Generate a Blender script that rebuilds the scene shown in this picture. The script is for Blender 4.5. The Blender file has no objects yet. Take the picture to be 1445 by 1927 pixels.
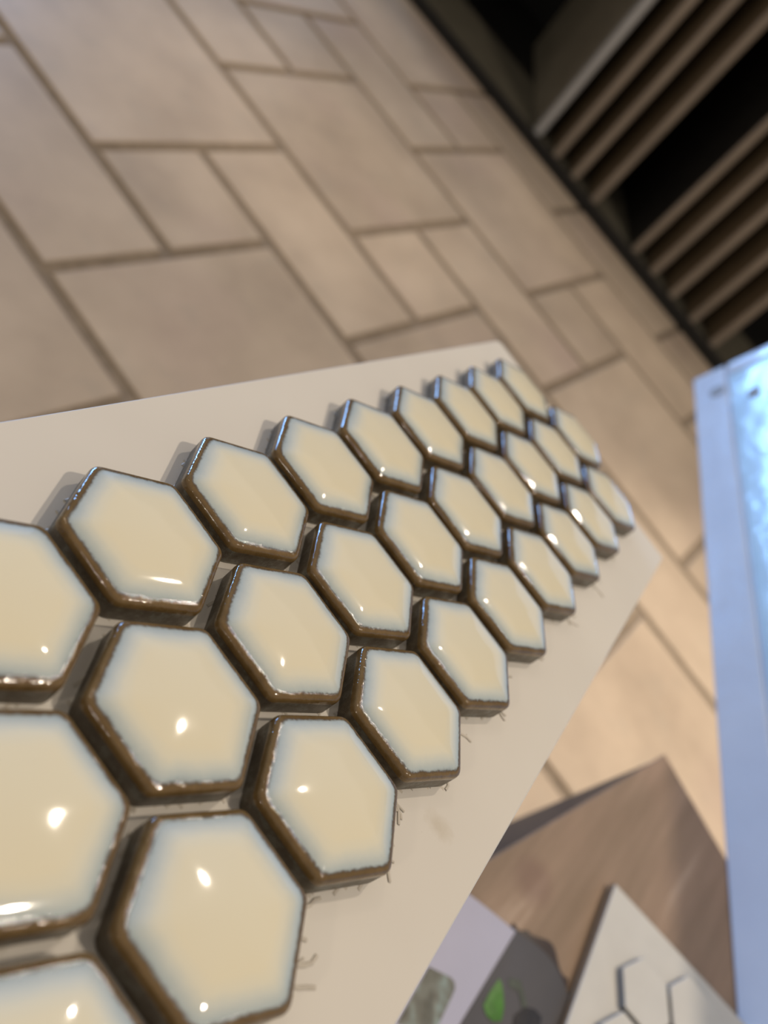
import bpy, bmesh, math, random
from mathutils import Matrix, Vector, noise
random.seed(7)
C = bpy.context.scene.collection
S = bpy.context.scene

# ------------------------------------------------------------------ camera
FPX = 1595.14                       # focal length in pixels of the 1445x1927 frame
CAM_H = 0.73937
RW = Matrix(((0.588357, 0.798376, -0.128182), (0.586614, -0.312333, 0.747216), (0.556524, -0.514823, -0.652103)))
cam_d = bpy.data.cameras.new('camera')
cam_d.sensor_fit = 'VERTICAL'
cam_d.sensor_height = 24.0
cam_d.lens = FPX / 1927 * 24.0
cam_d.clip_start = 0.01
cam_d.dof.use_dof = True
cam_d.dof.focus_distance = 0.262
cam_d.dof.aperture_fstop = 5.0
cam = bpy.data.objects.new('camera', cam_d)
C.objects.link(cam)
m = Matrix.Identity(4)
for r in range(3):
    m[r][0] = RW[r][0]; m[r][1] = -RW[r][1]; m[r][2] = -RW[r][2]
m[2][3] = CAM_H
cam.matrix_world = m
S.camera = cam

# ------------------------------------------------------------------ world, lamps, exposure
w = bpy.data.worlds.new('world'); S.world = w; w.use_nodes = True
w.node_tree.nodes['Background'].inputs[0].default_value = (1.0, 0.90, 0.80, 1)
w.node_tree.nodes['Background'].inputs[1].default_value = 0.32

def lamp(name, loc, target, size, power, col, shape='DISK', size_y=None, spread=None):
    d = bpy.data.lights.new(name, 'AREA'); d.shape = shape; d.size = size
    if size_y: d.size_y = size_y
    d.energy = power; d.color = col
    if spread: d.spread = math.radians(spread)
    o = bpy.data.objects.new(name, d); C.objects.link(o); o.location = loc
    o.rotation_euler = (Vector(target) - Vector(loc)).to_track_quat('-Z', 'Y').to_euler()
    return o
WARM = (1.0, 0.86, 0.70)
lamp('ceiling_spot', (0.02, 2.28, 2.6), (0.02, 1.4, 0), 0.11, 17, WARM)
lamp('ceiling_spot', (1.15, 1.0, 2.6), (0.7, 0.9, 0), 0.12, 24, WARM)
lamp('ceiling_spot', (-0.7, -3.0, 2.6), (-0.2, 0.3, 0), 0.14, 12, WARM)
lamp('ceiling_spot', (-1.7, 0.9, 2.6), (-1.2, 1.2, 0), 0.13, 2.5, WARM)
lamp('window_daylight', (-6.05, 3.15, 0.75), (0.0, 1.3, 0.5), 2.3, 265, (0.24, 0.50, 1.0), 'RECTANGLE', 1.1)

def spot(name, loc, target, power, angle, col):
    d = bpy.data.lights.new(name, 'SPOT'); d.energy = power; d.color = col
    d.spot_size = math.radians(angle); d.spot_blend = 1.0; d.shadow_soft_size = 0.05
    o = bpy.data.objects.new(name, d); C.objects.link(o); o.location = loc
    o.rotation_euler = (Vector(target) - Vector(loc)).to_track_quat('-Z', 'Y').to_euler()
spot('track_spot', (0.75, 1.55, 2.6), (0.42, 1.12, 0), 215, 28, WARM)
spot('track_spot', (-1.1, 1.5, 2.6), (-0.82, 1.26, 0), 60, 20, WARM)

S.view_settings.view_transform = 'Standard'
S.view_settings.look = 'None'
S.view_settings.gamma = 1.0
S.view_settings.use_curve_mapping = False
S.view_settings.exposure = 0.12

# ------------------------------------------------------------------ helpers
def obj(name, mesh, mat=None, parent=None, label=None, cat=None, group=None, kind=None):
    if isinstance(mesh, bmesh.types.BMesh):
        me = bpy.data.meshes.new(name); mesh.to_mesh(me); mesh.free()
    else:
        me = mesh
    o = bpy.data.objects.new(name, me); C.objects.link(o)
    if mat is not None and not len(me.materials): me.materials.append(mat)
    if parent is not None: o.parent = parent
    tag(o, label, cat, group, kind)
    return o

def tag(o, label=None, cat=None, group=None, kind=None):
    if label: o['label'] = label
    if cat: o['category'] = cat
    if group: o['group'] = group
    if kind: o['kind'] = kind

def empty(name, matrix=None, label=None, cat=None, group=None, kind=None):
    o = bpy.data.objects.new(name, None); C.objects.link(o); o.empty_display_size = 0.02
    if matrix is not None: o.matrix_world = matrix
    tag(o, label, cat, group, kind)
    return o

def prism(poly, z0, z1, bev=0.0, bm=None, seg=1):
    """closed prism over a polygon (counter-clockwise), optionally with bevelled edges"""
    b = bmesh.new()
    lo = [b.verts.new((p[0], p[1], z0)) for p in poly]
    hi = [b.verts.new((p[0], p[1], z1)) for p in poly]
    n = len(poly)
    b.faces.new(list(reversed(lo))); b.faces.new(hi)
    for i in range(n):
        b.faces.new((lo[i], lo[(i + 1) % n], hi[(i + 1) % n], hi[i]))
    bmesh.ops.recalc_face_normals(b, faces=b.faces)
    if bev:
        bmesh.ops.bevel(b, geom=list(b.edges), offset=bev, segments=seg, profile=0.5, affect='EDGES')
    if bm is None: return b
    me = bpy.data.meshes.new('tmp'); b.to_mesh(me); b.free(); bm.from_mesh(me); bpy.data.meshes.remove(me)
    return bm

def box(x0, x1, y0, y1, z0, z1, bev=0.0, bm=None, seg=1):
    return prism(((x0, y0), (x1, y0), (x1, y1), (x0, y1)), z0, z1, bev, bm, seg)

def smooth(o, angle=None):
    for p in o.data.polygons: p.use_smooth = True
    return o

# ---- material helpers
class NT:
    def __init__(s, name, rough=0.5, spec=0.5, ior=1.45):
        s.mat = bpy.data.materials.new(name); s.mat.use_nodes = True
        s.t = s.mat.node_tree; s.b = s.t.nodes['Principled BSDF']
        s.b.inputs['Roughness'].default_value = rough
        s.b.inputs['IOR'].default_value = ior
        s.b.inputs['Specular IOR Level'].default_value = spec
    def n(s, typ, **kw):
        nd = s.t.nodes.new(typ)
        for k, v in kw.items():
            if k in nd.inputs.keys(): nd.inputs[k].default_value = v
            else: setattr(nd, k, v)
        return nd
    def l(s, a, b): s.t.links.new(a, b)
    def ramp(s, fac, stops, interp='LINEAR'):
        r = s.t.nodes.new('ShaderNodeValToRGB'); r.color_ramp.interpolation = interp
        e = r.color_ramp.elements
        while len(e) < len(stops): e.new(0.5)
        for i, (p, c) in enumerate(stops):
            e[i].position = p; e[i].color = (*c, 1) if len(c) == 3 else c
        s.l(fac, r.inputs[0]); return r.outputs[0]
    def noise(s, vec, scale, detail=4, rough=0.55, w=None):
        nd = s.n('ShaderNodeTexNoise')
        if w is not None:
            nd.noise_dimensions = '4D'; s.l(w, nd.inputs['W'])
        nd.inputs['Scale'].default_value = scale; nd.inputs['Detail'].default_value = detail
        nd.inputs['Roughness'].default_value = rough
        s.l(vec, nd.inputs['Vector']); return nd.outputs['Fac']
    def math(s, op, a, b=None, c=None):
        nd = s.n('ShaderNodeMath', operation=op)
        for i, v in enumerate((a, b, c)):
            if v is None: continue
            if isinstance(v, (int, float)): nd.inputs[i].default_value = v
            else: s.l(v, nd.inputs[i])
        return nd.outputs[0]
    def mix(s, fac, a, b, blend='MIX'):
        nd = s.n('ShaderNodeMix', data_type='RGBA', blend_type=blend)
        for i, v in ((0, fac), (6, a), (7, b)):
            if isinstance(v, (int, float)): nd.inputs[i].default_value = v
            elif isinstance(v, tuple): nd.inputs[i].default_value = (*v, 1) if len(v) == 3 else v
            else: s.l(v, nd.inputs[i])
        return nd.outputs[2]
    def bump(s, h, strength=0.2, dist=0.001):
        nd = s.n('ShaderNodeBump'); nd.inputs['Strength'].default_value = strength
        nd.inputs['Distance'].default_value = dist
        s.l(h, nd.inputs['Height']); s.l(nd.outputs[0], s.b.inputs['Normal'])
    def co(s, which='Object'): return s.n('ShaderNodeTexCoord').outputs[which]
    def rnd(s): return s.n('ShaderNodeObjectInfo').outputs['Random']
    def color(s, c):
        if isinstance(c, tuple): s.b.inputs['Base Color'].default_value = (*c, 1)
        else: s.l(c, s.b.inputs['Base Color'])

def plain(name, c, rough=0.5, spec=0.5, var=0.12, scale=40, bump=0.0):
    t = NT(name, rough, spec)
    f = t.noise(t.co(), scale, 3)
    d = tuple(v * (1 - var) for v in c); u = tuple(min(1, v * (1 + var)) for v in c)
    t.color(t.ramp(f, ((0.3, d), (0.7, u))))
    if bump: t.bump(f, bump, 0.001)
    return t.mat

# ------------------------------------------------------------------ materials
def mat_floor_tile():
    t = NT('floor_tile_stone', 0.42, 0.4)
    co = t.co(); r = t.rnd()
    wv = t.math('MULTIPLY', r, 37.0)
    a = t.noise(co, 5.0, 5, 0.6, wv)
    b = t.noise(co, 16.0, 5, 0.6, wv)
    c = t.noise(co, 2.6, 2, 0.5, wv)
    base = t.ramp(a, ((0.28, (0.37, 0.295, 0.225)), (0.5, (0.465, 0.375, 0.285)), (0.72, (0.55, 0.45, 0.345))))
    blush = t.mix(t.math('MULTIPLY', t.ramp(c, ((0.52, (0, 0, 0)), (0.75, (1, 1, 1)))), 0.7), base, (0.42, 0.315, 0.27))
    grey = t.mix(t.math('MULTIPLY', t.ramp(b, ((0.55, (0, 0, 0)), (0.8, (1, 1, 1)))), 0.5), blush, (0.36, 0.315, 0.255))
    val = t.math('ADD', t.math('MULTIPLY', r, 0.16), 0.92)
    out = t.mix(1.0, grey, t.n('ShaderNodeCombineColor').outputs[0], 'MULTIPLY')
    cc = t.t.nodes[-1]
    comb = [n for n in t.t.nodes if n.bl_idname == 'ShaderNodeCombineColor'][0]
    for i in range(3): t.l(val, comb.inputs[i])
    t.color(out)
    t.bump(b, 0.15, 0.001)
    return t.mat

def mat_hex_glaze():
    t = NT('reactive_glaze', 0.07, 0.55, 1.5)
    co = t.co(); r = t.rnd()
    wv = t.math('MULTIPLY', r, 53.0)
    e = t.n('ShaderNodeAttribute', attribute_name='edge').outputs['Fac']
    n1 = t.noise(co, 160, 4, 0.65, wv); n2 = t.noise(co, 900, 3, 0.6, wv); n3 = t.noise(co, 60, 2, 0.5, wv)
    jit = t.math('ADD', t.math('MULTIPLY', t.math('SUBTRACT', n1, 0.5), 0.030), t.math('MULTIPLY', t.math('SUBTRACT', n2, 0.5), 0.022))
    wide = t.math('MULTIPLY', t.math('SUBTRACT', n3, 0.5), 0.06)
    rim = t.math('ADD', e, jit)
    k = t.math('MULTIPLY', rim, 4.0)                      # 0..0.25 -> 0..1
    inner = t.math('MULTIPLY', t.math('ADD', t.math('ADD', e, wide), t.math('MULTIPLY', jit, 0.8)), 4.0)
    glaze = t.ramp(inner, ((0.14, (0.30, 0.35, 0.37)), (0.23, (0.45, 0.51, 0.51)), (0.40, (0.61, 0.63, 0.57)), (0.58, (0.735, 0.70, 0.56)), (0.80, (0.775, 0.71, 0.53))))
    brown = t.ramp(n1, ((0.3, (0.115, 0.070, 0.025)), (0.7, (0.20, 0.128, 0.052))))
    edge = t.ramp(k, ((0.135, (0, 0, 0)), (0.175, (1, 1, 1))))
    top = t.mix(edge, brown, glaze)
    spk = t.ramp(k, ((0.10, (0, 0, 0)), (0.15, (1, 1, 1)), (0.20, (0, 0, 0))))
    top = t.mix(t.math('MULTIPLY', spk, 0.55), top, (0.06, 0.05, 0.05))
    n4 = t.noise(co, 220, 5, 0.7, wv)
    side = t.ramp(n4, ((0.36, (0.058, 0.038, 0.016)), (0.52, (0.095, 0.073, 0.043)), (0.60, (0.15, 0.145, 0.115)), (0.70, (0.08, 0.056, 0.032))))
    isside = t.ramp(t.math('ADD', e, 0.5), ((0.44, (1, 1, 1)), (0.47, (0, 0, 0))))
    t.color(t.mix(isside, top, side))
    t.l(t.math('ADD', t.math('MULTIPLY', isside, 0.38), 0.06), t.b.inputs['Roughness'])
    rimness = t.ramp(k, ((0.12, (1, 1, 1)), (0.2, (0, 0, 0))))
    h = t.math('ADD', t.math('MULTIPLY', t.math('MULTIPLY', n1, rimness), 1.0), t.math('MULTIPLY', n3, 0.05))
    t.bump(h, 0.35, 0.0012)
    t.b.inputs['Subsurface Weight'].default_value = 0.0
    return t.mat

def mat_board():
    t = NT('white_foam_board', 0.55, 0.35)
    co = t.co()
    f = t.noise(co, 9, 3); g = t.noise(co, 120, 3)
    base = t.ramp(f, ((0.3, (0.66, 0.62, 0.555)), (0.7, (0.71, 0.67, 0.60))))
    # thumb smudge on the board
    vm = t.n('ShaderNodeVectorMath', operation='DISTANCE'); t.l(co, vm.inputs[0]); vm.inputs[1].default_value = (0.0875, -0.119, -0.0093)
    d = t.math('ADD', vm.outputs['Value'], t.math('MULTIPLY', t.math('SUBTRACT', t.noise(co, 170, 3), 0.5), 0.009))
    sm = t.ramp(t.math('MULTIPLY', d, 100.0), ((0.15, (1, 1, 1)), (0.62, (0, 0, 0))))
    base = t.mix(t.math('MULTIPLY', sm, 0.35), base, (0.44, 0.36, 0.24))
    speck = t.ramp(t.noise(co, 420, 1), ((0.80, (0, 0, 0)), (0.83, (1, 1, 1))))
    base = t.mix(t.math('MULTIPLY', speck, 0.5), base, (0.25, 0.2, 0.15))
    t.color(base); t.bump(g, 0.05, 0.0005)
    return t.mat

def mat_wood():
    t = NT('brown_wood_grain', 0.5, 0.35)
    mp = t.n('ShaderNodeMapping'); t.l(t.co(), mp.inputs['Vector'])
    mp.inputs['Rotation'].default_value = (0, 0, -0.09); mp.inputs['Scale'].default_value = (1.0, 0.10, 1.0)
    f = t.noise(mp.outputs[0], 48, 6, 0.62)
    g = t.noise(mp.outputs[0], 260, 3, 0.6)
    h = t.noise(t.co(), 9, 3)
    base = t.ramp(f, ((0.25, (0.23, 0.16, 0.10)), (0.47, (0.30, 0.21, 0.14)), (0.60, (0.36, 0.25, 0.17)), (0.72, (0.50, 0.37, 0.27))))
    base = t.mix(t.math('MULTIPLY', g, 0.25), base, (0.20, 0.13, 0.08))
    base = t.mix(t.math('MULTIPLY', t.ramp(h, ((0.4, (0, 0, 0)), (0.7, (1, 1, 1)))), 0.35), base, (0.37, 0.235, 0.165))
    vm = t.n('ShaderNodeVectorMath', operation='DISTANCE'); t.l(t.co(), vm.inputs[0]); vm.inputs[1].default_value = (-0.030, -0.215, 0.28)
    kn = t.ramp(t.math('MULTIPLY', t.math('ADD', vm.outputs['Value'], t.math('MULTIPLY', t.math('SUBTRACT', h, 0.5), 0.02)), 40.0), ((0.25, (1, 1, 1)), (0.75, (0, 0, 0))))
    base = t.mix(t.math('MULTIPLY', kn, 0.5), base, (0.20, 0.115, 0.085))
    t.color(base)
    return t.mat

M_FLOOR = mat_floor_tile()
M_GROUT = plain('floor_grout', (0.235, 0.19, 0.145), 0.8, 0.2, 0.15, 60, 0.3)
M_GLAZE = mat_hex_glaze()
M_BOARD = mat_board()
M_WOOD = mat_wood()
M_NET = plain('glass_fibre_net', (0.55, 0.50, 0.42), 0.45, 0.5, 0.1, 200)
M_BLACK = plain('black_powder_coat', (0.010, 0.0098, 0.0095), 0.45, 0.4, 0.2, 30)
M_TABLESIDE = plain('dark_laminate', (0.028, 0.024, 0.026), 0.5, 0.4, 0.15, 30)
M_RACKSHELF = plain('rack_shelf_olive', (0.11, 0.10, 0.075), 0.6, 0.3, 0.1, 12)
M_WALL = plain('painted_wall', (0.55, 0.50, 0.44), 0.7, 0.3, 0.03, 6)
M_WHITETILE = plain('white_matt_tile', (0.62, 0.595, 0.54), 0.4, 0.4, 0.03, 40)
M_GAPSHADE = plain('tile_gap_shade', (0.20, 0.19, 0.18), 0.5, 0.4, 0.1, 60)  # shadow in the gaps between white tiles, put into the side colour
M_CORE = plain('brown_fibreboard_core', (0.26, 0.165, 0.09), 0.75, 0.2, 0.1, 300)

def mat_panel(name, a, b, rough):
    t = NT(name, rough, 0.5)
    f = t.noise(t.co(), 7, 4, 0.6, t.math('MULTIPLY', t.rnd(), 20.0))
    t.color(t.ramp(f, ((0.3, a), (0.7, b))))
    return t.mat
M_PANEL = mat_panel('dark_olive_panel', (0.085, 0.062, 0.036), (0.12, 0.088, 0.052), 0.55)
M_PANEL0 = mat_panel('grey_olive_panel', (0.13, 0.115, 0.085), (0.19, 0.17, 0.13), 0.45)
M_STRIP = mat_panel('grey_beige_edge', (0.20, 0.165, 0.13), (0.26, 0.215, 0.17), 0.45)
M_STRIPW = mat_panel('pale_gloss_edge', (0.34, 0.34, 0.34), (0.40, 0.40, 0.40), 0.25)

def mat_slab(name, a, b):
    t = NT(name, 0.12, 0.6, 1.5)
    co = t.co()
    f = t.noise(co, 14, 3, 0.5); g = t.noise(co, 60, 2, 0.5)
    t.color(t.ramp(f, ((0.3, a), (0.7, b))))
    t.bump(t.math('ADD', f, t.math('MULTIPLY', g, 0.3)), 0.25, 0.004)
    return t.mat
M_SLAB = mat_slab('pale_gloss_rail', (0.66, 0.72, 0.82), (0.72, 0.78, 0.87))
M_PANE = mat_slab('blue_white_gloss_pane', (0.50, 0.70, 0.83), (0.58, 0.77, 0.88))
M_CAP = plain('grey_cap', (0.33, 0.32, 0.31), 0.5, 0.3)

# ------------------------------------------------------------------ floor (three-size modular stone tiles)
G = 0.2; OX = -1.63 / 0.2705 * G; OY = 0.823 / 0.2705 * G; GAP = 0.0185
# pixel-measured grid: world x = u, world y = -v ; module G
floor = obj('floor', box(-6.2, 2.6, -2.0, 4.8, -0.03, -0.0042), M_GROUT, kind='structure')
tile_mesh = {}
def floor_mesh(a, b):
    if (a, b) not in tile_mesh:
        bm = box(GAP / 2, a * G - GAP / 2, GAP / 2, b * G - GAP / 2, -0.01, 0.0)
        top = [e for e in bm.edges if all(v.co.z > -0.001 for v in e.verts)]
        bmesh.ops.bevel(bm, geom=top, offset=0.0016, segments=1, affect='EDGES')
        me = bpy.data.meshes.new('floor_tile'); bm.to_mesh(me); bm.free(); me.materials.append(M_FLOOR)
        tile_mesh[(a, b)] = me
    return tile_mesh[(a, b)]
KINDS = ((0, 1, 2, 2), (2, 2, 2, 1), (2, 1, 1, 1))        # i, j, width, depth in modules
for k in range(-16, 26):
    for q in range(-8, 8):
        for (i0, j0, a, b) in KINDS:
            i = i0 + k; j = j0 + 2 * k + 7 * q
            x = OX + i * G; y = OY + j * G
            if -2.7 < x and x + a * G < 1.6 and -0.45 < y and y + b * G < 2.9:
                o = bpy.data.objects.new('floor_tile', floor_mesh(a, b)); C.objects.link(o)
                o.parent = floor; o.location = (x, y, 0)

# ------------------------------------------------------------------ walls
obj('wall_back', box(-6.2, 2.6, 4.8, 4.9, 0, 2.7), M_WALL, kind='structure')
bm = bmesh.new()
box(-6.2, -6.1, -2.0, 1.95, 0, 2.7, 0, bm); box(-6.2, -6.1, 4.35, 4.8, 0, 2.7, 0, bm)
box(-6.2, -6.1, 1.95, 4.35, 0, 0.15, 0, bm); box(-6.2, -6.1, 1.95, 4.35, 1.35, 2.7, 0, bm)
obj('wall_left', bm, M_WALL, kind='structure')
# unseen low stand, not a room wall, that the sample board rests on (out of sight under the board)
BOARD_M = Matrix(((-0.0437586, -0.9990263, 0.0056310, -0.0611575),
                  (0.9804739, -0.0418630, 0.1921414, 0.0868866),
                  (-0.1917185, 0.0139288, 0.9813511, 0.5550311), (0, 0, 0, 1)))
U = 0.05
ZB = -0.185 * U            # board surface in board coordinates
bm = bmesh.new()
pts = ((-0.085, -0.10), (0.03, -0.10), (0.03, 0.10), (-0.085, 0.10))
nrm = Vector((0.0056310, 0.1921414, 0.9813511)); p0 = BOARD_M @ Vector((0, 0, ZB - 0.0042))
hz = lambda x, y: p0.z - (nrm.x * (x - p0.x) + nrm.y * (y - p0.y)) / nrm.z
lo = [bm.verts.new((x, y, 0)) for x, y in pts]; hi = [bm.verts.new((x, y, hz(x, y))) for x, y in pts]
bm.faces.new(list(reversed(lo))); bm.faces.new(hi)
for i in range(4): bm.faces.new((lo[i], lo[(i + 1) % 4], hi[(i + 1) % 4], hi[i]))
obj('board_stand', bm, M_WALL, kind='structure')

# ------------------------------------------------------------------ mosaic sample board
board = empty('mosaic_sample_board', BOARD_M, 'white board carrying three rows of glossy cream hexagon tiles with brown rims', 'sample board')
quad = [(-2.35, 1.06), (-2.35, -2.76), (8.72, -2.83), (9.06, 0.80), (8.98, 0.872)]
poly = [(x * U, y * U) for x, y in quad]
obj('board_panel', prism(poly, ZB - 0.004, ZB, 0.0006), M_BOARD, board)

PITCH = 1.0; SF = 0.906
def rounded_hex(inset, rr):
    """outline of a pointy-top hexagon, flat-to-flat SF, inset by `inset`, corner radius rr (units of pitch)"""
    apo = SF / 2 - inset; R = apo * 2 / math.sqrt(3)
    out = []
    for k in range(6):
        a = math.radians(30 + 60 * k)
        r = min(rr, apo * 0.8)
        c = R - r * 2 / math.sqrt(3)
        cx, cy = c * math.cos(a), c * math.sin(a)
        for s in range(-2, 3):
            b = a + math.radians(15 * s)
            out.append((cx + r * math.cos(b), cy + r * math.sin(b)))
    return out
def hexmesh():
    bm = bmesh.new(); lay = bm.verts.layers.float.new('edge')
    prof = [(0.006, -0.185, -0.3), (0.0, -0.165, -0.3), (0.0, -0.068, -0.2), (-0.001, -0.052, -0.02), (0.0, -0.036, 0.0), (0.004, -0.020, 0.005),
            (0.012, -0.009, 0.013), (0.022, -0.003, 0.023), (0.034, 0.0, 0.034), (0.046, 0.0035, 0.046), (0.060, 0.009, 0.060),
            (0.078, 0.0155, 0.078), (0.10, 0.0225, 0.10), (0.13, 0.030, 0.13), (0.17, 0.0365, 0.17), (0.22, 0.0423, 0.22), (0.28, 0.0475, 0.28),
            (0.34, 0.051, 0.34), (0.40, 0.0530, 0.40)]
    rings = []
    for ins, z, e in prof:
        rr = 0.075 if ins < 0.15 else 0.075 + (ins - 0.15) * 0.3
        ring = []
        for x, y in rounded_hex(ins, rr):
            v = bm.verts.new((x * U, y * U, z * U)); v[lay] = e; ring.append(v)
        rings.append(ring)
    n = len(rings[0])
    for a, b in zip(rings, rings[1:]):
        for i in range(n): bm.faces.new((a[i], a[(i + 1) % n], b[(i + 1) % n], b[i]))
    v = bm.verts.new((0, 0, 0.0538 * U)); v[lay] = 0.45
    for i in range(n): bm.faces.new((rings[-1][i], rings[-1][(i + 1) % n], v))
    bm.faces.new(list(reversed(rings[0])))
    for f in bm.faces: f.smooth = len(f.verts) < 10
    me = bpy.data.meshes.new('hex_tile'); bm.to_mesh(me); bm.free(); me.materials.append(M_GLAZE)
    return me
HEX = hexmesh()
H3 = math.sqrt(3) / 2
centers = [(i, 0) for i in range(-1, 9)] + [(i + .5, -H3) for i in range(-2, 9)] + [(i, -2 * H3) for i in range(-1, 9)]
for cx, cy in centers:
    o = bpy.data.objects.new('hex_tile', HEX); C.objects.link(o); o.parent = board
    jx, jy = random.gauss(0, .004), random.gauss(0, .004)
    o.matrix_local = Matrix.Translation(((cx + jx) * U, (cy + jy) * U, 0)) @ Matrix.Rotation(math.radians(60 * random.randrange(6)) + random.gauss(0, .006), 4, 'Z') @ Matrix.Rotation(random.gauss(0, .006), 4, 'X')

# glass-fibre backing net, seen in the joints and fraying out at the lower edge
def inside(x, y, grow=0.06):
    for cx, cy in centers:
        dx, dy = x - cx, y - cy
        d = max(abs(dx), abs(dx * .5 + dy * H3), abs(dx * .5 - dy * H3))
        if d < SF / 2 + grow: return True
    return False
bm = bmesh.new()
def ribbon(bm, pts, wd, z0=0.0, th=0.003):
    prev = None
    for i, p in enumerate(pts):
        q = pts[min(i + 1, len(pts) - 1)]; r = pts[max(i - 1, 0)]
        d = Vector((q[0] - r[0], q[1] - r[1])); d.normalize(); nx, ny = -d.y * wd / 2, d.x * wd / 2
        lift = p[2] if len(p) > 2 else 0.0
        cur = [bm.verts.new((a * U, b * U, ZB + (zz + lift) * U)) for a, b, zz in ((p[0] + nx, p[1] + ny, z0), (p[0] + nx * .6, p[1] + ny * .6, z0 + th), (p[0] - nx * .6, p[1] - ny * .6, z0 + th), (p[0] - nx, p[1] - ny, z0))]
        if prev:
            for k in range(3): bm.faces.new((prev[k], prev[k + 1], cur[k + 1], cur[k]))
        prev = cur
def strands(bm):
    step, sp = 0.05, 0.105
    ca, sa = math.cos(.12), math.sin(.12)
    for fam in range(2):
        for k in range(-110, 110):
            run = []
            for s in range(-240, 240):
                a, b = s * step, k * sp
                if fam: a, b = b, a
                x, y = 3 + a * ca - b * sa, -0.9 + a * sa + b * ca
                x += 0.008 * math.sin(s * .7 + k); y += 0.008 * math.cos(s * .9 + k * 2)
                if -2.3 < x < 8.9 and inside(x, y, 0.02): run.append((x, y))
                else:
                    if len(run) > 2: ribbon(bm, run, 0.022)
                    run = []
            if len(run) > 2: ribbon(bm, run, 0.022)
strands(bm)
def fray(x, y, ang, ln):
    pts = []; a = ang; cx, cy = x, y
    curl = random.uniform(-.5, .5)
    for s in range(7):
        pts.append((cx, cy, 0.004 * s / 6 + 0.002 * random.random()))
        cx += math.cos(a) * ln / 6; cy += math.sin(a) * ln / 6; a += curl * .6 + random.gauss(0, .35)
    ribbon(bm, pts, 0.022, 0.0, 0.004)
    if random.random() < .7:
        px, py = pts[3][0], pts[3][1]
        ribbon(bm, [(px + t * .06 * math.cos(a + 1.6), py + t * .06 * math.sin(a + 1.6), .004) for t in (-1, 0, 1)], 0.018, 0.0, 0.004)
for i in range(-1, 9):
    n = 8 if i < 3 else 4
    for k in range(n):
        x = i + random.uniform(0.10, 0.62); 
        dx = abs(x - i); y = -2 * H3 - min(0.52, 0.53 - 0.0) + dx * 0.577
        if x - i > .5: y = -2 * H3 - .53 + (1 - (x - i)) * 0.577
        fray(x, y + .05, -math.pi / 2 + random.uniform(-.7, .7), random.uniform(.12, .34))
obj('backing_net', bm, M_NET, board, kind='stuff', label='pale glass-fibre net with frayed ends')

# ------------------------------------------------------------------ side table with wood top
TZ = 0.28
TC = Vector((0.2205, 0.6375)); E1 = Vector((0.976, -0.217)); E2 = Vector((-0.258, -0.966))
def tpoly(ins):
    a = TC + (E1 + E2) * ins; b = TC + E1 * (0.85 - ins) + E2 * ins
    c = TC + E1 * (0.85 - ins) + E2 * (1.05 - ins); d = TC + E1 * ins + E2 * (1.05 - ins)
    return [tuple(p - TC) for p in (d, c, b, a)]
table = empty('side_table', Matrix.Translation((TC.x, TC.y, 0)), 'low table with brown wood-grain top and black sides beside the mosaic board', 'table')
obj('table_top', prism(tpoly(0), TZ - 0.004, TZ, 0.001), M_WOOD, table)
obj('cabinet_body', prism(tpoly(0.0015), 0, TZ - 0.004), M_TABLESIDE, table, label='black table sides')

# ------------------------------------------------------------------ white hexagon sample on the table
ea = math.radians(9.6)
wm = Matrix.Translation((0.2375, 0.4795, TZ + 0.0062)) @ Matrix.Rotation(ea, 4, 'Z')
hexb = empty('hexagon_sample_board', wm, 'white sample board with raised white hexagon tiles lying on the wood table', 'sample board')
obj('board_core', box(0, 0.165, -0.30, 0, -0.0042, 0.0008, 0.0003), M_CORE, hexb, label='brown fibreboard core')
obj('board_facing', box(0.0006, 0.1644, -0.2994, -0.0006, 0.0008, 0.0020, 0.0004), M_WHITETILE, hexb)
hp = 0.0452
bm = bmesh.new()
R = (hp - 0.0034) / math.sqrt(3)
hp_ang = math.radians(35.8) - ea
outline = [(R * math.cos(hp_ang + math.radians(30 + 60 * k)), R * math.sin(hp_ang + math.radians(30 + 60 * k))) for k in range(6)]
HEXW = bpy.data.meshes.new('white_hexagon_tile')
b = prism(outline, 0.0020, 0.0078, 0.0005, None, 1); b.to_mesh(HEXW); b.free(); HEXW.materials.append(M_WHITETILE); HEXW.materials.append(M_GAPSHADE)
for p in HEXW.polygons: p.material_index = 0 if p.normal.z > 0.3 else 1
inv = wm.inverted()
c1 = inv @ Vector((0.2935, 0.4325, TZ))
a1 = Vector((math.cos(hp_ang), math.sin(hp_ang))) * hp
a2 = Vector((math.cos(hp_ang - math.pi / 3), math.sin(hp_ang - math.pi / 3))) * hp
for i in range(-8, 9):
    for j in range(-8, 9):
        x = c1.x + a1.x * i + a2.x * j; y = c1.y + a1.y * i + a2.y * j
        if 0.026 < x < 0.142 and -0.275 < y < -0.026:
            o = bpy.data.objects.new('hexagon_tile', HEXW); C.objects.link(o); o.parent = hexb
            o.location = (x, y, 0)

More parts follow.
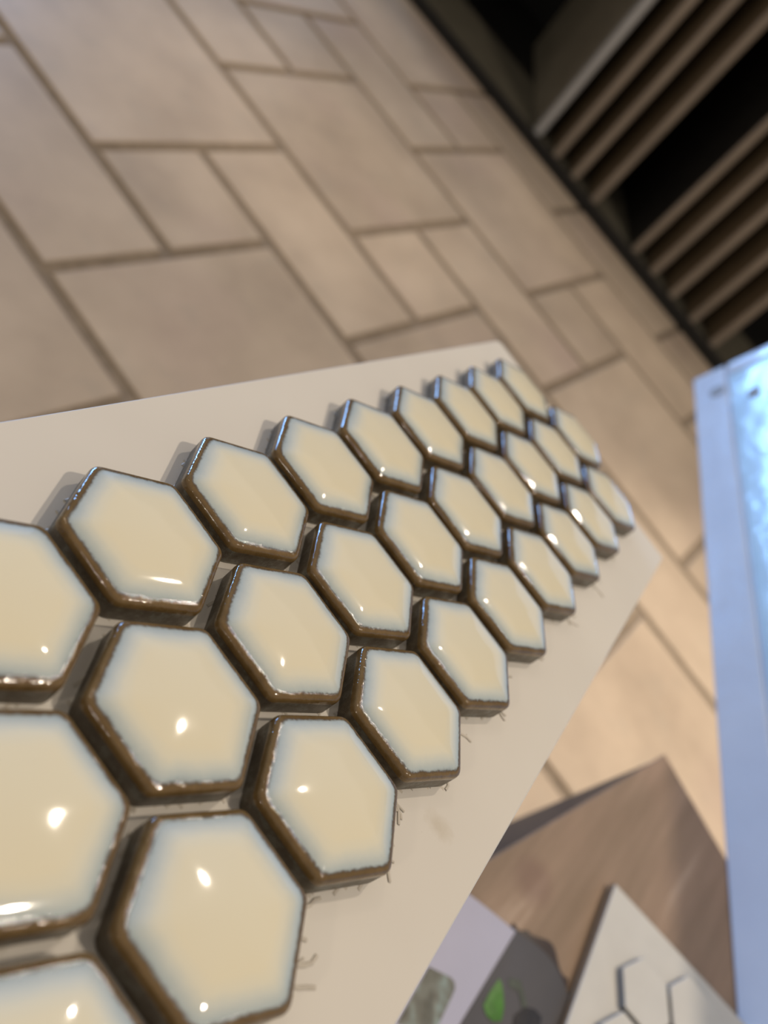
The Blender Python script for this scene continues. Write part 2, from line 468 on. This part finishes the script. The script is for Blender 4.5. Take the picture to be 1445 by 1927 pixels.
# ------------------------------------------------------------------ open brochure on the table
M_PAGE_L = plain('lavender_print', (0.50, 0.49, 0.60), 0.25, 0.5, 0.03, 20)
M_PAGE_R = plain('slate_print', (0.085, 0.080, 0.084), 0.5, 0.3, 0.12, 12)
M_CURLSHADE = plain('curl_shade_brown', (0.05, 0.032, 0.025), 0.4, 0.4, 0.2, 30)  # dark brown for the painted shade below the page curl
M_LEAF = plain('printed_green_leaf', (0.045, 0.17, 0.012), 0.3, 0.5, 0.3, 60)
M_POT = plain('printed_dark_pot', (0.022, 0.017, 0.015), 0.3, 0.5, 0.3, 60)
def mat_picture():
    t = NT('printed_room_picture', 0.25, 0.5)
    f = t.noise(t.co(), 48, 2, 0.5)
    t.color(t.ramp(f, ((0.32, (0.10, 0.095, 0.07)), (0.48, (0.20, 0.20, 0.165)), (0.56, (0.27, 0.33, 0.30)), (0.68, (0.42, 0.46, 0.43)))))
    return t.mat
M_PIC = mat_picture()
bro = empty('brochure', Matrix.Translation((0.2, 0.3815, TZ)) @ Matrix.Rotation(math.radians(3), 4, 'Z'), 'open glossy brochure with lavender and dark slate pages lying on the wood table', 'brochure')
def page_z(x):
    if x >= 0:
        u = min(x / 0.058, 1.0); return 0.0016 + 0.0042 * math.sin(math.pi * u) ** 1.0 * (1 - .25 * u) if x < 0.058 else 0.0016
    u = min(-x / 0.10, 1.0); return 0.0016 + 0.0042 * math.sin(math.pi * u)
def top_edge(x): return (0.006 - 0.0022 * (x / 0.03) ** 2) * (1 if 0 <= x <= .05 else 0) - (0.34 * -x * 1.0 if x < 0 else 0.0)
def page(x0, x1, y0, ytop, dz, nx=18, ny=8, thick=0.0008):
    bm = bmesh.new(); g = []
    for i in range(nx + 1):
        x = x0 + (x1 - x0) * i / nx
        yt = ytop(x); row = []
        for j in range(ny + 1):
            y = y0 + (yt - y0) * j / ny
            row.append(bm.verts.new((x, y, page_z(x) + dz)))
        g.append(row)
    for i in range(nx):
        for j in range(ny): bm.faces.new((g[i][j], g[i + 1][j], g[i + 1][j + 1], g[i][j + 1]))
    r = bmesh.ops.extrude_face_region(bm, geom=list(bm.faces))
    for v in r['geom']:
        if isinstance(v, bmesh.types.BMVert): v.co.z -= thick
    bmesh.ops.recalc_face_normals(bm, faces=bm.faces)
    for f in bm.faces: f.smooth = False
    return bm
def patch(outline, dz):
    """flat printed shape that follows the page, triangulated and subdivided"""
    bm = bmesh.new()
    f = bm.faces.new([bm.verts.new((x, y, 0)) for x, y in outline])
    bmesh.ops.triangulate(bm, faces=[f]); bmesh.ops.subdivide_edges(bm, edges=list(bm.edges), cuts=2)
    for v in bm.verts: v.co.z = page_z(v.co.x) + dz
    bmesh.ops.recalc_face_normals(bm, faces=bm.faces)
    if sum(f.normal.z for f in bm.faces) < 0: bmesh.ops.reverse_faces(bm, faces=list(bm.faces))
    return bm
obj('curl_shade', page(-0.004, 0.0575, -0.20, lambda x: 0.0125 - 0.004 * math.sin(x * 190) if 0.006 < x < .05 else 0.004, -0.0016), M_CURLSHADE, bro)  # dark sheet past the right page edge, stands for shade under its curl
pl = obj('left_page', page(-0.115, 0, -0.20, lambda x: 0.36 * x, 0.0), M_PAGE_L, bro)
pr = obj('right_page', page(0, 0.0572, -0.20, lambda x: 0.006 * math.sin(math.pi * x / .0572), 0.0004), M_PAGE_R, bro)
LP = [(-0.0365, -0.0714), (-0.0214, -0.0630), (-0.0175, -0.0625), (-0.0150, -0.0650), (-0.014, -0.0697), (-0.0116, -0.0877), (-0.0130, -0.096), (-0.0333, -0.110)]
obj('picture', patch(LP, 0.00035), M_PIC, pl, label='grey-green room picture')
inv_b = bro.matrix_world.inverted()
leaf = [(0.0055, -0.0346), (0.0048, -0.0452), (0.0054, -0.0558), (0.0100, -0.0590), (0.0150, -0.0585), (0.0193, -0.0538), (0.0165, -0.0462), (0.0119, -0.0398), (0.0085, -0.0358)]
obj('leaf_print', patch(leaf, 0.0009), M_LEAF, pr, label='printed green leaf')
pot = [(0.0247, -0.0441), (0.028, -0.0337), (0.0349, -0.0285), (0.0414, -0.0279), (0.0445, -0.035), (0.0400, -0.049), (0.0294, -0.0544)]
stem = [(0.0104, -0.0289), (0.0174, -0.0236), (0.0303, -0.0333), (0.0285, -0.0375), (0.0190, -0.0300), (0.0130, -0.0335)]
obj('stem_print', patch(stem, 0.0008), plain('printed_grey_foliage', (0.075, 0.085, 0.065), 0.5, 0.3, 0.3, 80), pr, label='printed grey-green foliage')
obj('pot_print', patch(pot, 0.0009), M_POT, pr, label='printed dark pot')

# ------------------------------------------------------------------ glossy pale slab at the right
le = Vector((0.491, -0.871, 0.0)).normalized(); te = Vector((0.222, 0.125, 0.967)).normalized()
te = (te - le * te.dot(le)).normalized(); nn = te.cross(le).normalized()      # faces the camera side
if nn.x > 0: nn = -nn
sm = Matrix.Identity(4)
for r in range(3): sm[r][0], sm[r][1], sm[r][2] = le[r], te[r], nn[r]
sm.translation = Vector((-0.048, 1.255, TZ + 0.0005))
slab = empty('glossy_slab', sm, 'large pale glossy slab standing on the table edge, reflecting blue daylight', 'slab')
flip = sm.to_3x3().determinant() < 0
SL, SH, ST = 1.75, 0.42, 0.011
def slab_part(name, x0, x1, y0, y1, z0, z1, bev, m, label=None):
    b = box(x0, x1, y0, y1, z0, z1, bev, None, 3)
    if flip: bmesh.ops.reverse_faces(b, faces=list(b.faces))
    return obj(name, b, m, slab, label=label)
slab_part('backing', 0.001, SL - .001, 0.001, SH - .001, -ST, -0.005, 0.0, M_SLAB)
slab_part('bottom_rail', 0.0, SL, 0.0, 0.0485, -ST + .001, 0, 0.003, M_SLAB)
slab_part('end_rail', 0.0, 0.0245, 0.0515, SH, -ST + .001, 0, 0.003, M_SLAB)
slab_part('pane', 0.0275, SL, 0.0515, SH, -ST + .001, -0.0015, 0.003, M_PANE, 'bright blue-tinted glossy pane')
for s_, t_, r_ in ((0.057, 0.034, 0.0115), (0.095, 0.082, 0.009)):
    b = prism([(s_ + r_ * math.cos(a * math.pi / 10), t_ + r_ * math.sin(a * math.pi / 10)) for a in range(20)], -0.003, 0.0012, 0.0006)
    if flip: bmesh.ops.reverse_faces(b, faces=list(b.faces))
    obj('cap', b, M_CAP, slab, label='grey round cap')

# ------------------------------------------------------------------ display rack
RY = 2.165
rack = empty('display_rack', Matrix.Translation((-0.6, RY, 0)), 'black display rack at the floor edge holding upright panels', 'rack')
def rk(name, x0, x1, y0, y1, z0, z1, m, bev=0.002, **kw):
    return obj(name, box(x0 + .6, x1 + .6, y0 - RY, y1 - RY, z0, z1, bev), m, rack, **kw)
XL, XR, YB, RH = -1.50, 0.75, 2.95, 1.5
rk('base_rail', XL, XR, RY, RY + 0.012, 0, 0.032, M_BLACK)
rk('shelf', XL, XR, RY + 0.012, RY + 0.275, 0.004, 0.029, M_RACKSHELF, 0.0)
rk('back_panel', XL, XR, YB, YB + 0.02, 0, RH, M_BLACK)
rk('rear_floor', XL, XR, RY + 0.275, YB, 0.001, 0.02, M_BLACK)
rk('side_panel', XL - 0.02, XL, RY, YB + .02, 0, RH, M_BLACK)
rk('side_panel', XR, XR + 0.02, RY, YB + .02, 0, RH, M_BLACK)
rk('top_panel', XL - .02, XR + .02, RY, YB + .02, RH, RH + 0.03, M_BLACK)
rk('fascia', XL, XR, RY, RY + 0.015, RH - 0.12, RH, M_BLACK)

panel_x = [(-0.826, 'wide grey panel leftmost in the rack with a bluish sheen along its front edge'),
           (-0.748, 'upright panel edge directly right of the wide bluish panel in the black rack'),
           (-0.674, 'upright panel edge second to the right of the wide bluish panel'),
           (-0.592, 'upright panel edge just left of the wide empty black slot'),
           (-0.424, 'upright panel edge just right of the wide empty black slot'),
           (-0.352, 'second upright panel edge right of the wide empty black slot'),
           (-0.276, 'third upright panel edge right of the wide empty black slot'),
           (-0.196, 'upright panel edge second from the pale glossy slab corner'),
           (-0.117, 'upright panel edge nearest the pale glossy slab corner'),
           ]
PA = math.radians(37)
PB = bpy.data.meshes.new('panel_board'); b = box(-0.010, 0.010, 0.010, 0.62, 0.0, 1.25, 0.001); b.to_mesh(PB); b.free(); PB.materials.append(M_PANEL)
PB0 = PB.copy(); PB0.materials.clear(); PB0.materials.append(M_PANEL0)
PBK = PB.copy(); PBK.materials.clear(); PBK.materials.append(M_BLACK)
def strip_mesh(mat, dp):
    me = bpy.data.meshes.new('edge_strip')
    pr = [(0.011, dp), (-0.011, dp)] + [(-0.011 * math.cos(a), 0.008 - 0.008 * math.sin(a)) for a in [math.radians(t) for t in range(0, 181, 20)]]
    b = prism(pr, 0.0, 1.252); b.to_mesh(me); b.free(); me.materials.append(mat)
    return me
SA, SB = strip_mesh(M_STRIP, 0.014), strip_mesh(M_STRIPW, 0.03)
for n, (x, lab) in enumerate(panel_x):
    t = empty('standing_sample', Matrix.Translation((x, 2.176, 0.0325)) @ Matrix.Rotation(PA, 4, 'Z'), lab, 'panel', 'panels standing in the black rack')
    obj('panel_board', PBK if n == 4 else (PB0 if n == 0 else PB), None, t, label='black panel face' if n == 4 else None)
    obj('edge_strip', SA if n else SB, None, t, label='pale glossy edge strip' if n == 0 else None)
